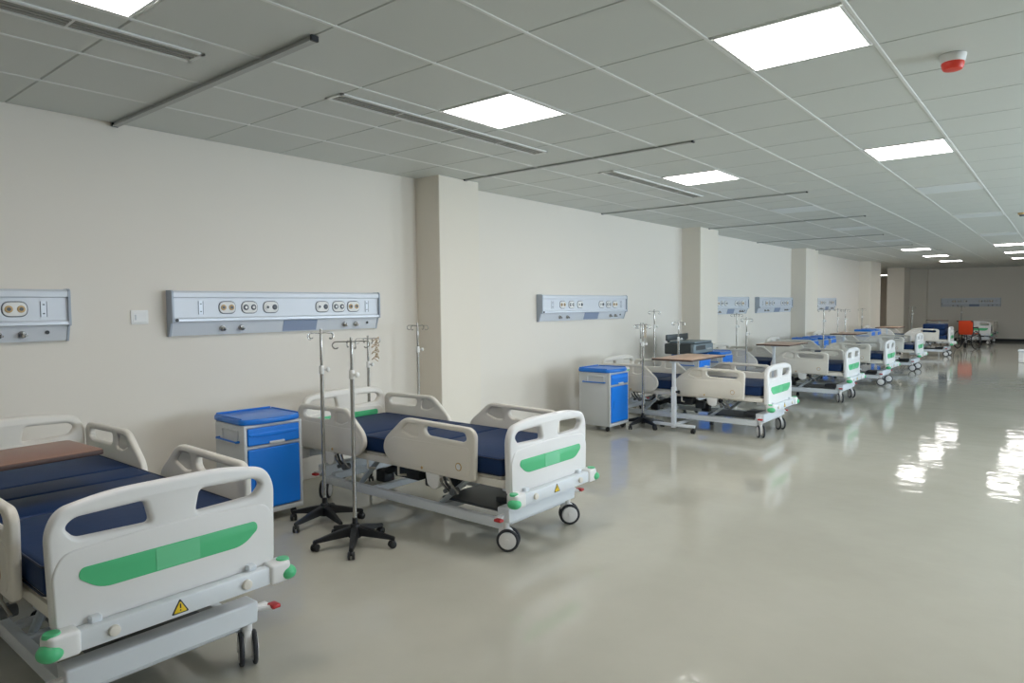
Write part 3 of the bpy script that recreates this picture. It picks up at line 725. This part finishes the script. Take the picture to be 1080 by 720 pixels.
stand(0.34, 13.15, 1.40, 'drip stand by the wall under the panel past the second pillar', 0.6)
stand(1.36, 10.93, 1.36, 'drip stand at the near rail of the fourth bed', 0.3)
stand(1.38, 15.32, 1.47, 'drip stand at the far rail of the fifth bed, near the three distant cabinets', 0.8)
stand(0.34, 20.7, 1.42, 'thin far drip stand by the wall past the third pillar', 0.2)
stand(0.95, 18.95, 1.42, 'thin far drip stand beyond the sixth bed', 0.5)
stand(0.34, 23.6, 1.40, 'thin far drip stand by the fourth pillar', 0.5)
stand(1.0, 28.2, 1.42, 'far drip stand standing past the seventh bed', 0.5)
stand(2.05, 32.5, 1.42, 'far drip stand by the end wall, beside the last bed', 0.5)

# tubing coiled over the hooks
def tubing(x, y, z, lb, seed):
    r = random.Random(seed); pts = []
    for k in range(60):
        a = k*0.75; rr = 0.02 + 0.018*math.sin(k*0.37)
        pts.append((x + rr*math.cos(a), y + rr*math.sin(a)*1.1, z - 0.0035*k + 0.014*math.sin(k*1.9)))
    bm = NB(); add_tube(bm, pts, 0.0045, 6)
    tag(obj('infusion_tubing', bm, M_tube), lb, 'tubing', 'tubing hung on drip stands')
tubing(0.36, 4.13, 1.29, 'tan tubing coiled on the hooks of the stand behind the second headboard', 3)
tubing(0.37, 9.35, 1.275, 'tangled tubing on the stand by the wall behind the third bed', 5)

# ------------------------------------------------------------------ overbed tables
def make_table(label, loc, rz=0, h=0.90, top=(0.52, 0.95), wood=M_woodl):
    """origin under the post; the board runs towards +y from it"""
    t = thing('overbed_table', label, 'overbed table', loc, rz, 'overbed tables')
    w, l = top
    bm = NB(); lp = rpoly([(-w/2, -0.08), (w/2, -0.08), (w/2, l-0.08), (-w/2, l-0.08)], 0.03)
    add_plate(bm, lp, [], 0.022, 0.004, 'xy', (0, 0, h-0.011), mi=1); add_plate(bm, inset(lp, 0.004), [], 0.004, 0.001, 'xy', (0, 0, h+0.0005), mi=0)
    obj('table_top', bm, [wood, M_woode], t)
    bm = NB(); add_box(bm, (0, 0.0, h*0.28+0.05), (0.055, 0.05, h*0.56), 0.006, 2); obj('outer_post', bm, M_white, t)
    bm = NB(); add_box(bm, (0, 0.0, h*0.5+0.12), (0.042, 0.036, h-0.28), 0.004, 2); add_box(bm, (0, 0.19, h-0.035), (0.06, 0.5, 0.024), 0.004, 1); obj('inner_post', bm, M_white, t)
    bm = NB(); add_cyl(bm, (0.025, 0, h*0.55), (0.065, 0, h*0.55), 0.012, 0.012, 10); add_cyl(bm, (0.055, 0, h*0.55), (0.075, 0, h*0.55), 0.022, 0.02, 14, bev=0.003); obj('height_knob', bm, M_black, t)
    bm = NB(); add_box(bm, (0, 0.36, 0.085), (0.05, 0.78, 0.03), 0.005, 2)
    for y in (0.0, 0.72): add_box(bm, (0, y, 0.085), (0.56 if y == 0 else 0.40, 0.045, 0.034), 0.006, 2)
    b = obj('base', bm, M_white, t)
    for x, y in ((-0.26, 0), (0.26, 0), (-0.18, 0.72), (0.18, 0.72)):
        bm = NB(); add_cyl(bm, (x, y, 0.04), (x, y, 0.072), 0.010, 0.010, 10)
        for s in (-1, 1): add_cyl(bm, (x+s*0.006, y-0.008, 0.028), (x+s*0.021, y-0.008, 0.028), 0.028, 0.026, 16, bev=0.003)
        add_ball(bm, (x, y-0.006, 0.042), (0.018, 0.02, 0.018), n=10); obj('caster', bm, M_black, t)
    return t
make_table('dark walnut overbed table standing across the mattress of the nearest bed', (1.60, 0.38, 0), 0.06, 0.895, (0.42, 0.98), M_wood)
tb = make_table('light brown overbed table with a white post in front of the third bed', (1.63, 7.76, 0), -0.02, 0.905, (0.55, 1.0))
for x, y, lb in ((1.66, 11.35, 'overbed table reaching over the fourth bed'), (1.62, 16.0, 'overbed table standing between the fifth and sixth beds'), (1.62, 20.5, 'overbed table standing past the sixth bed, before the seventh'), (1.75, 29.0, 'overbed table past the seventh bed, near the end wall')):
    dup(tb, (x, y, 0), 0.0 if y < 28 else 0.3, lb)

# ------------------------------------------------------------------ grey machine on a cabinet
t = thing('medical_machine', 'wide dark grey machine with an open flat lid on a blue cabinet', 'machine', (0.66, 10.28, 0.792))
bm = NB(); add_box(bm, (0, 0, 0.085), (0.46, 0.80, 0.17), 0.02, 3); add_box(bm, (-0.235, 0, 0.09), (0.02, 0.7, 0.12), 0.005, 1); obj('casing', bm, M_machd, t)
bm = NB(); add_box(bm, (0.225, 0.02, 0.085), (0.05, 0.74, 0.15), 0.018, 3); fp = obj('front_panel', bm, M_machine, t)
bm = NB(); add_box(bm, (0.251, -0.1, 0.10), (0.006, 0.34, 0.07), 0.002, 1); obj('display', bm, M_machd, fp)
for k in range(4):
    bm = NB(); add_cyl(bm, (0.248, 0.14+0.05*k, 0.07), (0.258, 0.14+0.05*k, 0.07), 0.014, 0.012, 14, bev=0.002); obj('button', bm, M_cab, fp)
bm = NB(); add_box(bm, (0.02, 0.03, 0.185), (0.44, 0.66, 0.03), 0.012, 2); obj('top_cover', bm, M_machine, t)
bm = NB(); add_box(bm, (-0.20, 0.0, 0.255), (0.03, 0.78, 0.10), 0.012, 2, None); add_box(bm, (-0.20, -0.30, 0.2), (0.03, 0.04, 0.05), 0.004, 1); add_box(bm, (-0.20, 0.30, 0.2), (0.03, 0.04, 0.05), 0.004, 1); obj('lid', bm, M_machd, t)

# ------------------------------------------------------------------ wheelchair
def make_wheelchair(loc, rz):
    t = thing('wheelchair', 'wheelchair with orange seat and back near the end wall', 'wheelchair', loc, rz)
    for s in (-1, 1):                                              # faces +y
        bm = NB(); x = s*0.22
        add_tube(bm, [(x, -0.20, 0.92), (x, -0.18, 0.88), (x, -0.16, 0.20)], 0.013, 8); add_tube(bm, [(x, -0.17, 0.48), (x, 0.26, 0.50), (x, 0.33, 0.44), (x, 0.40, 0.12)], 0.013, 8)
        add_tube(bm, [(x, -0.17, 0.70), (x, 0.12, 0.70), (x, 0.20, 0.64), (x, 0.21, 0.24), (x, -0.16, 0.22)], 0.012, 8); obj('side_frame', bm, M_greyd, t)
        bm = NB(); add_tube(bm, [(x, -0.19, 0.92), (x, -0.30, 0.925)], 0.016, 10); obj('push_handle', bm, M_black, t)
        bm = NB(); add_box(bm, (x, 0.0, 0.715), (0.05, 0.28, 0.03), 0.010, 2); obj('armrest', bm, M_black, t)
        bm = NB(); xx = s*0.275
        add_tube(bm, arc((xx, -0.10, 0.30), 0.285, 0, 2*PI*35/36, 35, 'yz'), 0.016, 10, closed=True); w = obj('wheel', bm, M_tyre, t)
        bm = NB(); add_cyl(bm, (xx-0.03, -0.10, 0.30), (xx+0.03, -0.10, 0.30), 0.03, 0.03, 14)
        for k in range(12):
            a = 2*PI*k/12; add_tube(bm, [(xx, -0.10, 0.30), (xx, -0.10+0.275*math.cos(a), 0.30+0.275*math.sin(a))], 0.003, 5)
        obj('spokes', bm, M_chrome, w)
        bm = NB(); add_tube(bm, arc((xx+s*0.03, -0.10, 0.30), 0.25, 0, 2*PI*29/30, 29, 'yz'), 0.008, 8, closed=True); obj('hand_rim', bm, M_chrome, w)
        bm = NB(); add_cyl(bm, (x-0.015, 0.26, 0.085), (x+0.015, 0.26, 0.085), 0.083, 0.083, 20, bev=0.006); add_tube(bm, [(x, 0.26, 0.085), (x, 0.21, 0.25)], 0.012, 8); obj('front_caster', bm, M_greyd, t)
        bm = NB(); add_box(bm, (s*0.13, 0.44, 0.11), (0.16, 0.13, 0.016), 0.005, 1); obj('footplate', bm, M_black, t)
    bm = NB(); add_box(bm, (0, 0.04, 0.495), (0.42, 0.42, 0.05), 0.018, 3); obj('seat', bm, M_orange, t)
    bm = NB(); MM = Matrix.Translation((0, -0.18, 0.72)) @ Matrix.Rotation(0.05, 4, 'X'); add_box(bm, (0, 0, 0), (0.44, 0.035, 0.44), 0.015, 3, MM); obj('backrest', bm, M_orange, t)
    bm = NB(); add_tube(bm, [(-0.22, 0.0, 0.24), (0.22, 0.0, 0.46)], 0.011, 8); add_tube(bm, [(0.22, 0.02, 0.24), (-0.22, 0.02, 0.46)], 0.011, 8); obj('cross_brace', bm, M_greyd, t)
    return t
make_wheelchair((2.80, 27.3, 0), -0.35)

# ------------------------------------------------------------------ white box at the edge of the aisle
t = thing('storage_box', 'low white lidded box at the edge of the aisle floor', 'box', (4.72, 21.9, 0))
bm = NB(); add_box(bm, (0, 0, 0.145), (0.60, 0.42, 0.29), 0.02, 2)
for z in (0.08, 0.16, 0.24): add_box(bm, (0, 0, z), (0.615, 0.435, 0.02), 0.006, 1)
obj('body', bm, M_absw, t)
bm = NB(); add_box(bm, (0, 0, 0.305), (0.64, 0.46, 0.05), 0.015, 2); obj('lid', bm, M_white, t)
